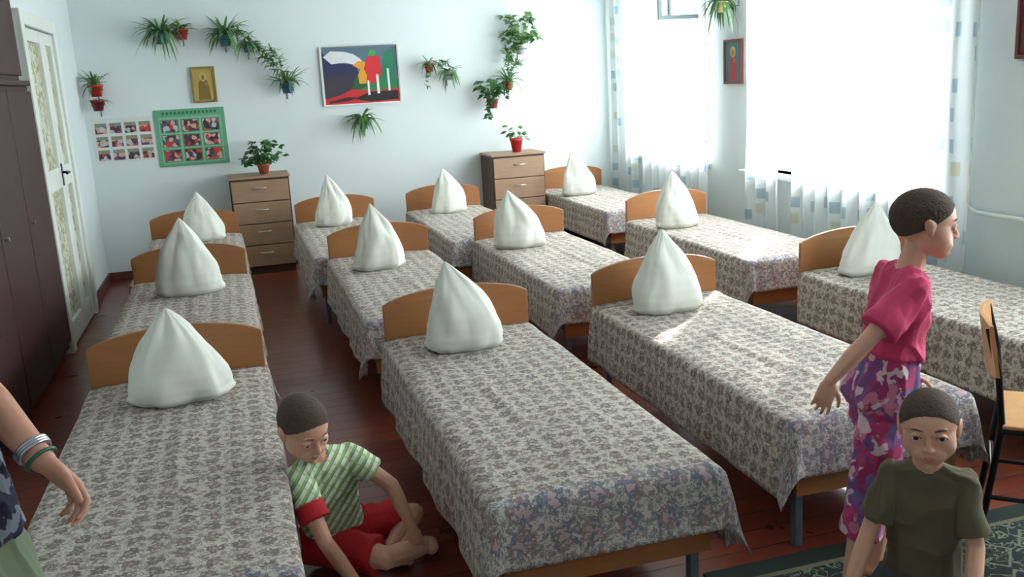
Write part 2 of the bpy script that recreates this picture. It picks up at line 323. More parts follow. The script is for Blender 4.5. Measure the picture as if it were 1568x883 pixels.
def photo_mat():
    t=NT('group_photo_print'); tc=t.n('TexCoord'); v=t.n('TexVoronoi'); v.inputs['Scale'].default_value=30; t.l(tc.outputs['Object'],v.inputs['Vector'])
    sp=t.n('SeparateColor'); t.l(v.outputs['Color'],sp.inputs[0]); cr=t.n('ValToRGB'); cr.color_ramp.interpolation='CONSTANT'; r=cr.color_ramp
    cols=[(0,(90,50,60)),(.2,(198,160,140)),(.4,(80,84,110)),(.55,(186,60,60)),(.7,(60,50,52)),(.85,(180,186,196))]
    r.elements[0].color=srgb(*cols[0][1]); r.elements[1].position=cols[1][0]; r.elements[1].color=srgb(*cols[1][1])
    for a,b in cols[2:]: el=r.elements.new(a); el.color=srgb(*b)
    t.l(sp.outputs[0],cr.inputs[0]); t.bsdf(cr.outputs[0],.35); return t.m
M_photo=photo_mat()
e=empty('white_photo_poster'); box('sheet',(-1.12,YB-.006,1.05),(-.62,YB,1.43),cm((214,218,216)),e)
for i in range(4):
    for j in range(3):
        a=-1.10+i*.12; b=1.07+j*.115; flat('photo',[(a,b),(a+.095,b),(a+.095,b+.09),(a,b+.09)],M_photo,YB-.0075,e); flat('photo_top_band',[(a,b+.06),(a+.095,b+.06),(a+.095,b+.09),(a,b+.09)],cm((130,140,120)),YB-.008,e)  # grey-green band across the top of each print
e=empty('green_photo_poster'); box('sheet',(-.61,YB-.008,.975),(-.01,YB,1.475),cm((92,158,122)),e)
flat('inner',[(-.575,1.0),(-.045,1.0),(-.045,1.41),(-.575,1.41)],cm((126,176,150)),YB-.0085,e)
for i in range(3):
    for j in range(3):
        a=-.555+i*.175; b=1.02+j*.13; flat('mount',[(a-.01,b-.008),(a+.145,b-.008),(a+.145,b+.108),(a-.01,b+.108)],cm((70,140,90)),YB-.0088,e); flat('photo',[(a,b),(a+.135,b),(a+.135,b+.1),(a,b+.1)],M_photo,YB-.0095,e)
for i in range(14): flat('title_letter',[(-.54+i*.034,1.43),(-.52+i*.034,1.43),(-.52+i*.034,1.455),(-.54+i*.034,1.455)],cm((40,110,70)),YB-.0095,e)
def icon(name,loc,w,h,rot,fr,bg,robe,halo):
    e=empty(name,loc); e.rotation_euler=(0,0,rot)
    for nm,a,b in (('l',(-w/2,-.025,-h/2),(-w/2+.02,0,h/2)),('r',(w/2-.02,-.025,-h/2),(w/2,0,h/2)),('t',(-w/2+.02,-.025,h/2-.02),(w/2-.02,0,h/2)),('b',(-w/2+.02,-.025,-h/2),(w/2-.02,0,-h/2+.02))): box('frame_'+nm,a,b,fr,e,.003)
    box('panel',(-w/2+.02,-.014,-h/2+.02),(w/2-.02,0,h/2-.02),bg,e)
    def f(nm,l,m,y): mobj(nm,[(a*w,y,b*h) for a,b in l],[tuple(range(len(l)))],m,e)
    f('robe',[(-.26,-.42),(.24,-.42),(.22,-.1),(.16,.1),(.05,.2),(-.08,.2),(-.2,.05)],robe,-.0145)
    c=[(.0+.15*math.cos(k*.4),.22+.13*math.sin(k*.4)) for k in range(16)]; f('halo',c,halo,-.015)
    c=[(.0+.07*math.cos(k*.4),.2+.07*math.sin(k*.4)) for k in range(16)]; f('face',c,cm((150,100,66)),-.0155)
    c=[(.1+.06*math.cos(k*.4),.02+.05*math.sin(k*.4)) for k in range(16)]; f('child_face',c,cm((160,110,70)),-.0157)
M_gold=simple('gilt_frame',(146,122,72),.35,.15,40,Metallic=.4)
icon('religious_icon',(-.155,YB,1.675),.21,.31,0,M_gold,cm((176,150,80)),cm((120,96,40)),cm((190,170,96)))
icon('religious_icon',(XW,6.64,1.62),.27,.34,-math.pi/2,cm((112,52,44)),cm((60,110,120)),cm((150,50,44)),cm((190,160,70)))
icon('framed_picture',(XW,3.64,1.76),.46,.42,-math.pi/2,cm((104,44,38)),cm((90,50,44)),cm((150,60,50)),cm((190,150,80)))
tube('heating_pipe',[(XW-.03,4.12,ZC-.4),(XW-.03,4.12,.80),(XW-.03,4.10,.765),(XW-.03,4.06,.75),(XW-.03,1.0,.74)],.012,M_white)
# ---------------------------------------------------------------- curtains
def curtain(y0,y1,seed,gaps=()):
    e=empty('sheer_curtain'); segs=[];c=y0
    for g0,g1 in gaps: segs.append((c,g0)); c=g1
    segs.append((c,y1))
    for q,(a,b) in enumerate(segs):
        n=int((b-a)*70)+8; m=24; vs=[];uv=[]
        for j in range(m+1):
            z=.06+(2.52-.06)*j/m
            for i in range(n+1):
                u=i/n; y=a+(b-a)*u; am=.022+.006*math.sin(j*.3)
                x=3.735+am*math.sin(y*42+.6*math.sin(y*9+seed)+.15*math.sin(j*.25))+.006*math.sin(y*17+j*.1)
                vs.append((x,y+.008*math.sin(j*.5+y*20),z)); uv.append((y*1.35+seed,z))
        fs=[(j*(n+1)+i,j*(n+1)+i+1,(j+1)*(n+1)+i+1,(j+1)*(n+1)+i) for j in range(m) for i in range(n)]
        mobj('panel_%d'%q,vs,fs,M_curt,e,True,uv=uv)
    tube('rod',[(3.735,y0-.1,2.53),(3.735,min(y1+.1,YB-.01),2.53)],.012,M_white,e)
curtain(6.84,8.84,1,((8.16,8.28),)); curtain(4.02,6.25,2,((5.64,5.80),)); curtain(.7,3.1,5)
# ---------------------------------------------------------------- plants
M_leaf=simple('spider_leaf',(92,134,76),.45,.35,20); M_leaf2=simple('dark_leaf',(58,102,54),.45,.3,20)
M_soil=simple('soil',(50,38,30),.95); M_br=simple('bracket_wire',(60,60,56),.5)
def blade(vs,fs,base,az,L,up,droop,w,n=7):
    s=len(vs); c,sn=math.cos(az),math.sin(az)
    for i in range(n+1):
        t=i/n; x=L*(t*.95-.1*t*t); z=up*t-droop*t*t; ww=w*math.sin(math.pi*(.15+.85*t))**.7 if t<1 else .0005
        p=Vector(base)+Vector((c*x,sn*x,z)); q=Vector((-sn,c,0))*ww
        vs+= [p+q+Vector((0,0,ww*.5)),p,p-q+Vector((0,0,ww*.5))]
    for i in range(n):
        a=s+i*3; fs+= [(a,a+1,a+4,a+3),(a+1,a+2,a+5,a+4)]
def oval(vs,fs,c,d,nrm,L,w):
    s=len(vs); d=d.normalized(); q=d.cross(nrm).normalized()
    pts=[(0,0),(.2,.7),(.45,1),(.75,.6),(1,0),(.75,-.6),(.45,-1),(.2,-.7)]
    vs+= [c+d*L*a+q*w*b-Vector((0,0,.25*L*a*a)) for a,b in pts]; fs.append(tuple(range(s,s+8)))
def plant(loc,pot=(60,110,120),pr=.055,ph=.09,n=26,L=.2,droop=.3,up=.16,vines=(),kind='spider',wall=None,seed=1,name='potted_spider_plant',w=.010,mat=None):
    rnd=random.Random(seed); e=empty(name,loc); mat=mat or M_leaf; pm=cm(pot,.35)
    lathe('pot',[(0,0),(pr*.68,0),(pr*.96,ph*.8),(pr*1.06,ph*.8),(pr*1.08,ph),(pr*.98,ph),(pr*.94,ph*.85),(0,ph*.85)],(0,0,0),pm,e)
    lathe('soil',[(0,ph*.88),(pr*.93,ph*.86)],(0,0,0),M_soil,e)
    vs=[];fs=[];T=(0,0,ph*.88)
    if kind=='spider':
        for i in range(int(n*1.5)):
            k=rnd.random(); blade(vs,fs,(rnd.uniform(-.015,.015),rnd.uniform(-.015,.015),ph*.88),rnd.random()*6.283,L*(.45+.75*k),up*rnd.uniform(.4,1.3),droop*rnd.uniform(.25,1.15),w)
    else:
        for i in range(int(n*1.4)):
            az=rnd.random()*6.283; h=up*rnd.uniform(.1,1.1); rr=L*rnd.uniform(.1,.75); c=Vector((math.cos(az)*rr,math.sin(az)*rr,ph*.88+h))
            s=len(vs); q=Vector((.0015,0,0)); b=Vector(T); vs+= [b-q,b+q,c+q,c-q]; fs.append((s,s+1,s+2,s+3))
            for g in range(4): 
                a2=az+rnd.uniform(-1.6,1.6); oval(vs,fs,c,Vector((math.cos(a2),math.sin(a2),rnd.uniform(-.6,.4))),Vector((rnd.uniform(-.4,.4),rnd.uniform(-.9,.2),1)),.055*rnd.uniform(.7,1.25),.02)
    for (dx,dy,dz,num) in vines:
        end=Vector((dx,dy,dz)); b=Vector(T); pts=[b*(1-t)+(b+end)*t+Vector((0,-.03,.07))*math.sin(math.pi*t) for t in [k/10 for k in range(11)]]
        s=len(vs)
        for k,pp in enumerate(pts): vs+= [pp+Vector((0,0,.0018)),pp-Vector((0,0,.0018))]
        for k in range(10): fs.append((s+2*k,s+2*k+1,s+2*k+3,s+2*k+2))
        for k in range(2,11):
            for g in range(num+2):
                if kind=='spider': blade(vs,fs,pts[k],rnd.random()*6.283,L*.45*rnd.uniform(.6,1.2),up*.45*rnd.random(),droop*.35*rnd.random(),w*.8,5)
                else:
                    a2=rnd.random()*6.283; oval(vs,fs,pts[k],Vector((math.cos(a2),math.sin(a2),rnd.uniform(-.6,.3))),Vector((rnd.uniform(-.4,.4),-.5,1)),.055*rnd.uniform(.7,1.2),.02)
    vs=[Vector(v) for v in vs]
    if wall=='back': lim=YB-loc[1]-.012; vs=[Vector((max(v.x,XL-loc[0]+.02),min(v.y,lim),v.z)) for v in vs]
    if wall=='right': lim=XW-loc[0]-.03; vs=[Vector((min(v.x,lim),v.y,v.z)) for v in vs]
    mobj('leaves',vs,fs,mat,e,True)
    if wall=='back':
        ring=[(math.cos(a*.3)*pr*1.0,math.sin(a*.3)*pr*1.0,ph*.55) for a in range(21)]; tube('bracket_ring',ring,.003,M_br,e,True); g=YB-loc[1]-.006; tube('bracket_arm',[(0,pr,ph*.55),(0,g,ph*.55),(0,g,ph*.55-.1)],.004,M_br,e)
    if wall=='right': g=XW-loc[0]-.006; tube('bracket_arm',[(pr,0,ph*.55),(g,0,ph*.55),(g,0,ph*.55+.1)],.004,M_br,e)
yb=YB-.13
plant((-1.03,yb,1.62),(176,44,40),.06,.10,20,.17,.2,.2,wall='back',seed=1); plant((-1.03,yb-.02,1.50),(110,24,30),.055,.09,8,.12,.10,.05,wall='back',seed=2)
plant((-.45,yb,2.03),(40,104,116),.065,.10,44,.27,.30,.20,wall='back',seed=3,w=.011); plant((-.28,yb,2.06),(160,40,36),.055,.09,16,.16,.18,.14,wall='back',seed=4)
plant((.07,yb,1.99),(56,120,124),.06,.10,44,.27,.30,.22,((.25,-.02,-.12,4),),wall='back',seed=5,w=.011); plant((.26,yb,1.93),(70,104,140),.05,.08,20,.18,.18,.1,((.24,0,-.28,4),(.16,.02,-.2,4)),wall='back',seed=6)
plant((.56,yb,1.56),(46,92,140),.06,.09,34,.22,.2,.2,((-.2,0,.24,5),(-.12,0,.3,4)),wall='back',seed=7)
plant((1.87,yb,1.68),(170,50,46),.045,.08,14,.13,.15,.1,((-.03,-.02,-.2,2),),wall='back',seed=8); plant((2.06,yb,1.6),(140,160,140),.055,.08,22,.17,.22,.1,((-.1,0,.06,3),),wall='back',seed=9)
plant((2.78,yb,1.8),(176,186,176),.06,.09,46,.26,.2,.28,((-.12,0,-.12,4),(.14,0,.05,3),(-.12,0,.12,3)),'leafy','back',10,'potted_trailing_plant',mat=M_leaf); plant((2.63,yb,1.47),(150,70,56),.055,.09,26,.2,.18,.18,((.12,0,.15,4),(-.0,0,.3,4)),wall='back',seed=11)
plant((2.47,yb,1.31),(140,56,48),.055,.09,28,.2,.2,.18,((-.06,-.02,-.16,3),(.12,0,.12,3)),'leafy','back',12,'potted_trailing_plant',mat=M_leaf2)
plant((1.21,yb,1.2),(48,110,130),.055,.09,32,.23,.30,.18,wall='back',seed=13,w=.012)
plant((.27,8.62,.872),(176,96,66),.055,.09,38,.24,.2,.2,((-.13,-.05,.02,4),),'leafy',None,14,'potted_houseplant',mat=M_leaf2)
plant((2.64,8.62,.892),(196,40,50),.06,.13,8,.15,.2,.14,(),'leafy',None,15,'potted_houseplant',mat=M_leaf)
plant((XW-.16,6.57,1.99),(150,140,90),.05,.08,34,.19,.30,.12,wall='right',seed=16,mat=M_leaf2); plant((XW-.14,3.80,2.16),(150,140,90),.055,.09,24,.2,.3,.12,wall='right',seed=17)
# ---------------------------------------------------------------- rug
def rug_mat():
    t=NT('green_carpet'); tc=t.n('TexCoord'); v=t.n('TexVoronoi',distance='MANHATTAN'); v.inputs['Scale'].default_value=5; v.inputs['Randomness'].default_value=.1; t.l(tc.outputs['Object'],v.inputs['Vector'])
    n=t.n('TexNoise'); n.inputs['Scale'].default_value=11; n.inputs['Distortion'].default_value=2; t.l(tc.outputs['Object'],n.inputs['Vector'])
    r=t.math('LESS_THAN',t.math('ABSOLUTE',t.math('SUBTRACT',n.outputs[0],.5)),.022); w=t.math('LESS_THAN',t.math('ABSOLUTE',t.math('SUBTRACT',v.outputs['Distance'],.45)),.03)
    t.bsdf(t.mix(t.math('MAXIMUM',r,w),srgb(24,42,38),srgb(112,122,102)),.95); return t.m
M_rug=rug_mat(); M_rugb=simple('carpet_border',(20,38,34),.95,.2,80); M_rugs=simple('carpet_stripe',(108,104,80),.95,.25,90)
e=empty('floor_rug'); box('field',(1.38,.1,0.0),(3.6,2.34,.010),M_rug,e); box('border_far',(1.3,2.36,0.0),(3.6,2.44,.0105),M_rugb,e); box('border_side',(1.3,.1,0.0),(1.38,2.34,.0105),M_rugb,e); box('stripe_far',(1.3,2.34,0.0),(3.6,2.36,.0106),M_rugs,e)
# ---------------------------------------------------------------- chair
e=empty('school_chair',(2.475,2.22,.011)); e.rotation_euler=(0,0,math.radians(-43))
M_ply=wood('chair_plywood',(176,128,76),(204,158,104),.35)
for s in (-1,1):
    y=s*.16
    tube('leg_frame_%d'%s,[(-.22,y,.01),(-.19,y,.25),(-.17,y,.42),(-.19,y,.60),(-.225,y,.745)],.011,M_black,e)
    tube('front_leg_%d'%s,[(-.17,y,.41),(.17,y,.41),(.20,y,.38),(.22,y,.01)],.011,M_black,e); tube('runner_%d'%s,[(-.2,y,.18),(.21,y,.18)],.008,M_black,e)
tube('cross_bar',[(-.19,-.16,.25),(-.19,.16,.25)],.008,M_black,e)
box('seat',(-.17,-.18,.421),(.21,.18,.435),M_ply,e,.005)
vs=[];fs=[]
for k,(yy) in enumerate(np.linspace(-.18,.18,13)):
    cx=-.205-.03*(1-(yy/.18)**2)
    for (dx,z) in ((0,.59),(-.027,.755),(-.039,.755),(-.012,.59)): vs.append((cx+dx+.02,yy,z+(.012*(1-(yy/.18)**4) if z>.7 else -.01*(1-(yy/.18)**4))))
for k in range(12):
    for q in range(4): fs.append((k*4+q,k*4+(q+1)%4,k*4+4+(q+1)%4,k*4+4+q))
fs+=[(0,3,2,1),(48,49,50,51)]; mobj('backrest',vs,fs,M_ply,e)
# ---------------------------------------------------------------- people
def ico(c,r,sub=2,rot=None):
    bm=bmesh.new(); bmesh.ops.create_icosphere(bm,subdivisions=sub,radius=1); out=[]
    rr=r if hasattr(r,'__len__') else (r,r,r)
    for v in bm.verts:
        p=Vector((v.co.x*rr[0],v.co.y*rr[1],v.co.z*rr[2]))
        if rot is not None: p=rot@p
        out.append(p+Vector(c))
    bm.free(); return out
def disc(c,nrm,r,r2=None,ax=None,n=20):
    nrm=Vector(nrm).normalized(); a=(Vector(ax)-nrm*Vector(ax).dot(nrm)).normalized() if ax is not None else nrm.orthogonal().normalized(); b=nrm.cross(a)
    r2=r2 or r; return [Vector(c)+a*r*math.cos(2*math.pi*i/n)+b*r2*math.sin(2*math.pi*i/n) for i in range(n)]
class Fig:
    def __init__(s,name,mats): s.name=name; s.mats=mats; s.tags={k:([],[]) for k in mats}
    def hull(s,tag,*clouds):
        bm=bmesh.new()
        for c in clouds:
            for p in c: bm.verts.new(p)
        bm.verts.ensure_lookup_table()
        bmesh.ops.convex_hull(bm,input=bm.verts[:]); V,Fc=s.tags[tag]; o=len(V); idx={}
        for f_ in bm.faces:
            for v in f_.verts: idx.setdefault(v,len(idx))
        inv=sorted(idx,key=lambda v:idx[v]); V+= [v.co.copy() for v in inv]; Fc+= [tuple(o+idx[v] for v in f_.verts) for f_ in bm.faces]; bm.free()
    def cap(s,tag,a,b,ra,rb): s.hull(tag,ico(a,ra),ico(b,rb))
    def chain(s,tag,pts,rs):
        for i in range(len(pts)-1): s.cap(tag,pts[i],pts[i+1],rs[i],rs[i+1])
    def hand(s,wr,d,n,w,size,curl=.35,spread=.05,tag='skin'):
        d=Vector(d).normalized(); n=Vector(n); n=(n-d*n.dot(d)).normalized(); w=Vector(w); w=(w-d*w.dot(d)-n*w.dot(n)).normalized(); wr=Vector(wr); S=size
        s.hull(tag,ico(wr,.12*S),ico(wr+d*.47*S+w*.16*S,.065*S),ico(wr+d*.45*S-w*.17*S,.06*S),ico(wr+d*.14*S+w*.13*S,.085*S),ico(wr+d*.14*S-w*.12*S,.08*S),ico(wr+d*.5*S,.07*S))
        for i in range(4):
            b=wr+d*(.48,.5,.485,.45)[i]*S+w*(.165-.113*i)*S; L=(.42,.47,.43,.34)[i]*S; ang=curl*(.6+.12*i); dd=(d+w*spread*(1.5-i)*1.6).normalized(); rads=[.052*S,.047*S,.042*S,.036*S]; pts=[b]
            for k,q in enumerate((.45,.3,.25)):
                v=dd*math.cos(ang)+n*math.sin(ang); pts.append(pts[-1]+v*L*q); ang+=curl*(1.1 if k==0 else .8)
            s.chain(tag,pts,rads)
        b=wr+d*.16*S+w*.13*S; v=(d*.62+w*.7+n*.25).normalized(); p1=b+v*.24*S; v2=(d*.85+w*.35+n*.35).normalized(); p2=p1+v2*.18*S; p3=p2+(d*.95+w*.1+n*.4).normalized()*.13*S
        s.chain(tag,[b,p1,p2,p3],[.075*S,.06*S,.05*S,.042*S])
    def head(s,c,fw,up,k=1.0,hair='short',gaze=None,eyecol=(70,52,40)):
        c=Vector(c); Y=Vector(fw).normalized(); Z=Vector(up); Z=(Z-Y*Z.dot(Y)).normalized(); X=Y.cross(Z)
        Mx=Matrix((X,Y,Z)).transposed()*k
        g=lambda x,y,z:c+Mx@Vector((x,y,z)); E=lambda p,r,sub=3:ico(g(*p),(r if hasattr(r,'__len__') else (r,)*3),sub,Mx)
        s.hull('skin',E((0,-.012,.027),(.072,.089,.077),4),E((0,.012,.020),(.062,.066,.06),4))
        s.hull('skin',E((0,.010,.0),(.065,.062,.05),4),E((.033,.028,-.032),.034),E((-.033,.028,-.032),.034),E((0,.048,-.072),.024),E((.033,.0,-.050),.025),E((-.033,.0,-.050),.025))
        s.hull('skin',E((.022,.050,-.048),.022),E((-.022,.050,-.048),.022),E((0,.054,-.055),.025),E((0,.060,-.030),.018))
        s.hull('skin',E((0,.0735,.006),.0055),E((0,.087,-.022),.0075)); s.hull('skin',E((0,.0885,-.0265),.0080),E((.0095,.080,-.0295),.0058),E((-.0095,.080,-.0295),.0058))
        for q in (1,-1):
            s.hull('brow',E((.014*q,.0755,.0225),.0018),E((.03*q,.0735,.0265),.0024)); s.hull('brow',E((.03*q,.0735,.0265),.0024),E((.046*q,.0645,.023),.0016))
            s.hull('skin',E((.0715*q,-.008,.010),(.007,.013,.014)),E((.079*q,-.017,.010),(.0035,.012,.017)),E((.071*q,-.005,-.016),(.005,.007,.009)))
            arc=[(.0175,.0675,.001),(.0235,.0715,.0072),(.031,.0725,.0090),(.039,.0695,.0070),(.0460,.0625,.0005)]
            for a,b in zip(arc,arc[1:]):
                s.hull('skin',E((a[0]*q,a[1],a[2]+.0014),.0030),E((b[0]*q,b[1],b[2]+.0014),.0030)); s.hull('brow',E((a[0]*q,a[1]+.0028,a[2]-.0009),.0011),E((b[0]*q,b[1]+.0028,b[2]-.0009),.0011))
            arc=[(.0175,.0675,.001),(.0235,.0695,-.0062),(.031,.0700,-.0082),(.039,.0675,-.0065),(.0460,.0625,.0005)]
            for a,b in zip(arc,arc[1:]): s.hull('skin',E((a[0]*q,a[1],a[2]-.001),.0026),E((b[0]*q,b[1],b[2]-.001),.0026))
        s.hull('lip',E((-.0215,.0695,-.0545),.0017),E((-.006,.0785,-.0525),.0027),E((0,.0788,-.0535),.0027)); s.hull('lip',E((.0215,.0695,-.0545),.0017),E((.006,.0785,-.0525),.0027),E((0,.0788,-.0535),.0027))
        s.hull('lip',E((-.015,.0725,-.0575),.0022),E((0,.0775,-.0590),.0037),E((.015,.0725,-.0575),.0022))
        s.hull('skin',E((0,.062,-.078),.0135))
        cl=[]
        for p in ico((0,0,0),1,5):
            q=Vector((p.x*.0750,p.y*.0925,p.z*.0805))+Vector((0,-.013,.0275))
            lim=.010+.64*q.y+(.010 if abs(q.x)<.050 and q.y>.02 else 0)
            if hair=='bun': lim=-.02+.75*q.y
            if q.z>lim: cl.append(c+Mx@q)
        s.hull('hair',cl)
        s.eyes=[]; gz=(Vector(gaze).normalized() if gaze is not None else Y)
        for q in (1,-1):
            cc=g(.0315*q,.0600,.0003); r=.0130*k; bm=bmesh.new(); bmesh.ops.create_uvsphere(bm,u_segments=32,v_segments=40,radius=r)
            rot=Vector((0,0,1)).rotation_difference(gz).to_matrix()
            for f_ in bm.faces:
                z=f_.calc_center_median().z/r; f_.smooth=True; f_.material_index=2 if z>.965 else (1 if z>.86 else 0)
            for v in bm.verts: v.co=rot@v.co+cc
            me=bpy.data.meshes.new('eye'); bm.to_mesh(me); bm.free()
            for m in (cm((208,202,196),.35),cm(eyecol,.25),cm((8,8,8),.15)): me.materials.append(m)
            s.eyes.append(me)
    def build(s,voxel=.0026,smooth=4,loose=('shirt','pants')):
        V=[];Fc=[]
        for k,(v,fc) in s.tags.items(): o=len(V); V+=v; Fc+=[tuple(i+o for i in q) for q in fc]
        root=empty(s.name,tuple(s.root)); me=bpy.data.meshes.new('tmp'); me.from_pydata([tuple(v) for v in V],[],Fc); o=bpy.data.objects.new('tmp',me); COL.objects.link(o)
        r=o.modifiers.new('r','REMESH'); r.mode='VOXEL'; r.voxel_size=voxel; sm=o.modifiers.new('s','SMOOTH'); sm.factor=.5; sm.iterations=smooth
        dg=bpy.context.evaluated_depsgraph_get(); nm=bpy.data.meshes.new_from_object(o.evaluated_get(dg)); bpy.data.objects.remove(o)
        keys=[k for k in s.tags if s.tags[k][0]]; trees={k:BVHTree.FromPolygons(s.tags[k][0],s.tags[k][1]) for k in keys}
        nm.materials.clear()
        for k in keys: nm.materials.append(s.mats[k])
        vt=[0]*len(nm.vertices)
        for v in nm.vertices:
            best=9;bi=0
            for i,k in enumerate(keys):
                q=trees[k].find_nearest(v.co,best)
                if q[0] is not None and q[3]<best: best=q[3]; bi=i
            vt[v.index]=bi
        for p in nm.polygons:
            p.material_index=Counter(vt[i] for i in p.vertices).most_common(1)[0][0]; p.use_smooth=True
        nrm=[v.normal.copy() for v in nm.vertices]; li=[keys.index(k) for k in loose if k in keys]; hi=keys.index('hair') if 'hair' in keys else -1
        for v in nm.vertices:
            if vt[v.index] in li:
                c=v.co; w_=c+Vector((noise.noise(c*6),noise.noise(c*6+Vector((5,5,5))),0))*.06
                rid=1-abs(noise.noise(Vector((w_.x*16,w_.y*16,w_.z*9))))*2.2
                n=noise.noise(c*11)*.006+max(0,rid)*.008; v.co=c+nrm[v.index]*n
            elif vt[v.index]==hi: v.co=v.co+nrm[v.index]*(noise.noise(v.co*260)*.0015)
        nm.name='body'; b=bpy.data.objects.new('body',nm); link(b,root); b.matrix_parent_inverse=Matrix.Translation(-Vector(s.root))
        for m in getattr(s,'eyes',[]):
            q=bpy.data.objects.new('eye',m); link(q,root); q.matrix_parent_inverse=Matrix.Translation(-Vector(s.root))
        return root
def skinm(name,rgb):
    t=NT(name); tc=t.n('TexCoord'); n=t.n('TexNoise'); n.inputs['Scale'].default_value=14; n.inputs['Detail'].default_value=5; t.l(tc.outputs['Object'],n.inputs['Vector'])
    c=srgb(*rgb); t.bsdf(t.mix(n.outputs[0],tuple(x*.9 for x in c[:3])+(1,),(min(1,c[0]*1.10),c[1]*1.04,c[2]*1.02,1)),.55)
    t.b.inputs['Subsurface Weight'].default_value=.12; t.b.inputs['Subsurface Radius'].default_value=(.01,.004,.002); return t.m
M_skin=skinm('child_skin',(216,168,142)); M_skinw=skinm('adult_skin',(198,146,122)); M_lip=simple('lips',(192,124,110),.45)
M_hair=simple('cropped_brown_hair',(80,65,54),.85,.4,220,.5); M_brow=simple('eyebrow_hair',(106,82,66),.8)
def stripes(name,c1,c2,c3):
    t=NT(name); tc=t.n('TexCoord'); mp=t.n('Mapping'); mp.inputs['Rotation'].default_value=(.25,.9,0); t.l(tc.outputs['Object'],mp.inputs[0]); sp=t.n('SeparateXYZ'); t.l(mp.outputs[0],sp.inputs[0])
    fr=t.math('FRACT',t.math('MULTIPLY',sp.outputs[2],42)); a=t.math('LESS_THAN',fr,.35); b=t.math('GREATER_THAN',fr,.88); f2=t.math('LESS_THAN',t.math('FRACT',t.math('MULTIPLY',sp.outputs[0],30)),.18)
    t.bsdf(t.mix(t.math('MULTIPLY',f2,.5),t.mix(b,t.mix(a,srgb(*c1),srgb(*c2)),srgb(*c3)),srgb(*c2)),.85); return t.m
def printed(name,cols,scale):
    t=NT(name); tc=t.n('TexCoord'); v=t.n('TexVoronoi'); v.inputs['Scale'].default_value=scale; n=t.n('TexNoise'); n.inputs['Scale'].default_value=20
    t.l(tc.outputs['Object'],n.inputs['Vector']); mx=t.n('Mix',data_type='VECTOR'); mx.inputs[0].default_value=.12; t.l(tc.outputs['Object'],mx.inputs[4]); t.l(n.outputs['Color'],mx.inputs[5]); t.l(mx.outputs[1],v.inputs['Vector'])
    sp=t.n('SeparateColor'); t.l(v.outputs['Color'],sp.inputs[0]); cr=t.n('ValToRGB'); cr.color_ramp.interpolation='CONSTANT'; r=cr.color_ramp; r.elements[0].color=srgb(*cols[0]); r.elements[1].position=1/len(cols); r.elements[1].color=srgb(*cols[1])
    for i,c in enumerate(cols[2:]): el=r.elements.new((i+2)/len(cols)); el.color=srgb(*c)
    t.l(sp.outputs[0],cr.inputs[0]); t.bsdf(cr.outputs[0],.85); return t.m
V3=Vector
def lerp(a,b,t): return V3(a)*(1-t)+V3(b)*t
def arm(F,sh,el,wr,sleeve=.6,k=1.0,sr=.046):
    sh,el,wr=V3(sh),V3(el),V3(wr); F.chain('skin',[sh,lerp(sh,el,.5),el,lerp(el,wr,.35),wr],[.031*k,.030*k,.0255*k,.0265*k,.0175*k])
    if sleeve: m=lerp(sh,el,sleeve); F.hull('shirt',ico(sh,.038*k),disc(m,el-sh,sr*k))
def leg(F,hip,kn,an,toe,cover,k=1.0,tag='pants',shoe='skin',pr=.064,pe=.062):
    hip,kn,an,toe=map(V3,(hip,kn,an,toe)); F.chain('skin',[hip,kn],[.055*k,.039*k]); F.chain('skin',[kn,lerp(kn,an,.3),an],[.037*k,.039*k,.024*k])
    d=(toe-an); h=V3((d.x,d.y,0)); h=h.normalized() if h.length>1e-4 else V3((0,-1,0)); F.hull(shoe,ico(an-h*.018*k,.026*k),ico(an,.024*k),ico(toe,.016*k),ico(lerp(an,toe,.6)+V3((-h.y,h.x,0))*.015*k,.018*k),ico(lerp(an,toe,.6)-V3((-h.y,h.x,0))*.015*k,.018*k))
    if cover<=1: m=lerp(hip,kn,cover); F.hull(tag,ico(hip,pr*k),disc(m,kn-hip,pe*k))
    else:
        F.hull(tag,ico(hip,pr*k),ico(kn,.055*k)); m=lerp(kn,an,cover-1); F.hull(tag,ico(kn,.055*k),disc(m,an-kn,.056*k))
def torso(F,pel,nk,shl,shr,k=1.0,hem=.0,tag='shirt',cw=.045):
    pel,nk,shl,shr=map(V3,(pel,nk,shl,shr)); lat=(shl-shr).normalized(); ch=lerp(pel,nk,.66); be=lerp(pel,nk,max(.32,hem+.1)); hm=lerp(pel,nk,hem)
    F.hull(tag,ico(shl,.036*k),ico(shr,.036*k),ico(ch+lat*cw*k,.070*k),ico(ch-lat*cw*k,.070*k),ico(be+lat*.035*k,.07*k),ico(be-lat*.035*k,.07*k),ico(lerp(ch,nk,.8),.045*k))
    F.hull(tag,ico(be+lat*.035*k,.072*k),ico(be-lat*.035*k,.072*k),disc(hm,nk-pel,.114*k,.090*k,lat))
def neck(F,nk,hd,k=1.0): F.chain('skin',[nk,hd],[.038*k,.035*k])
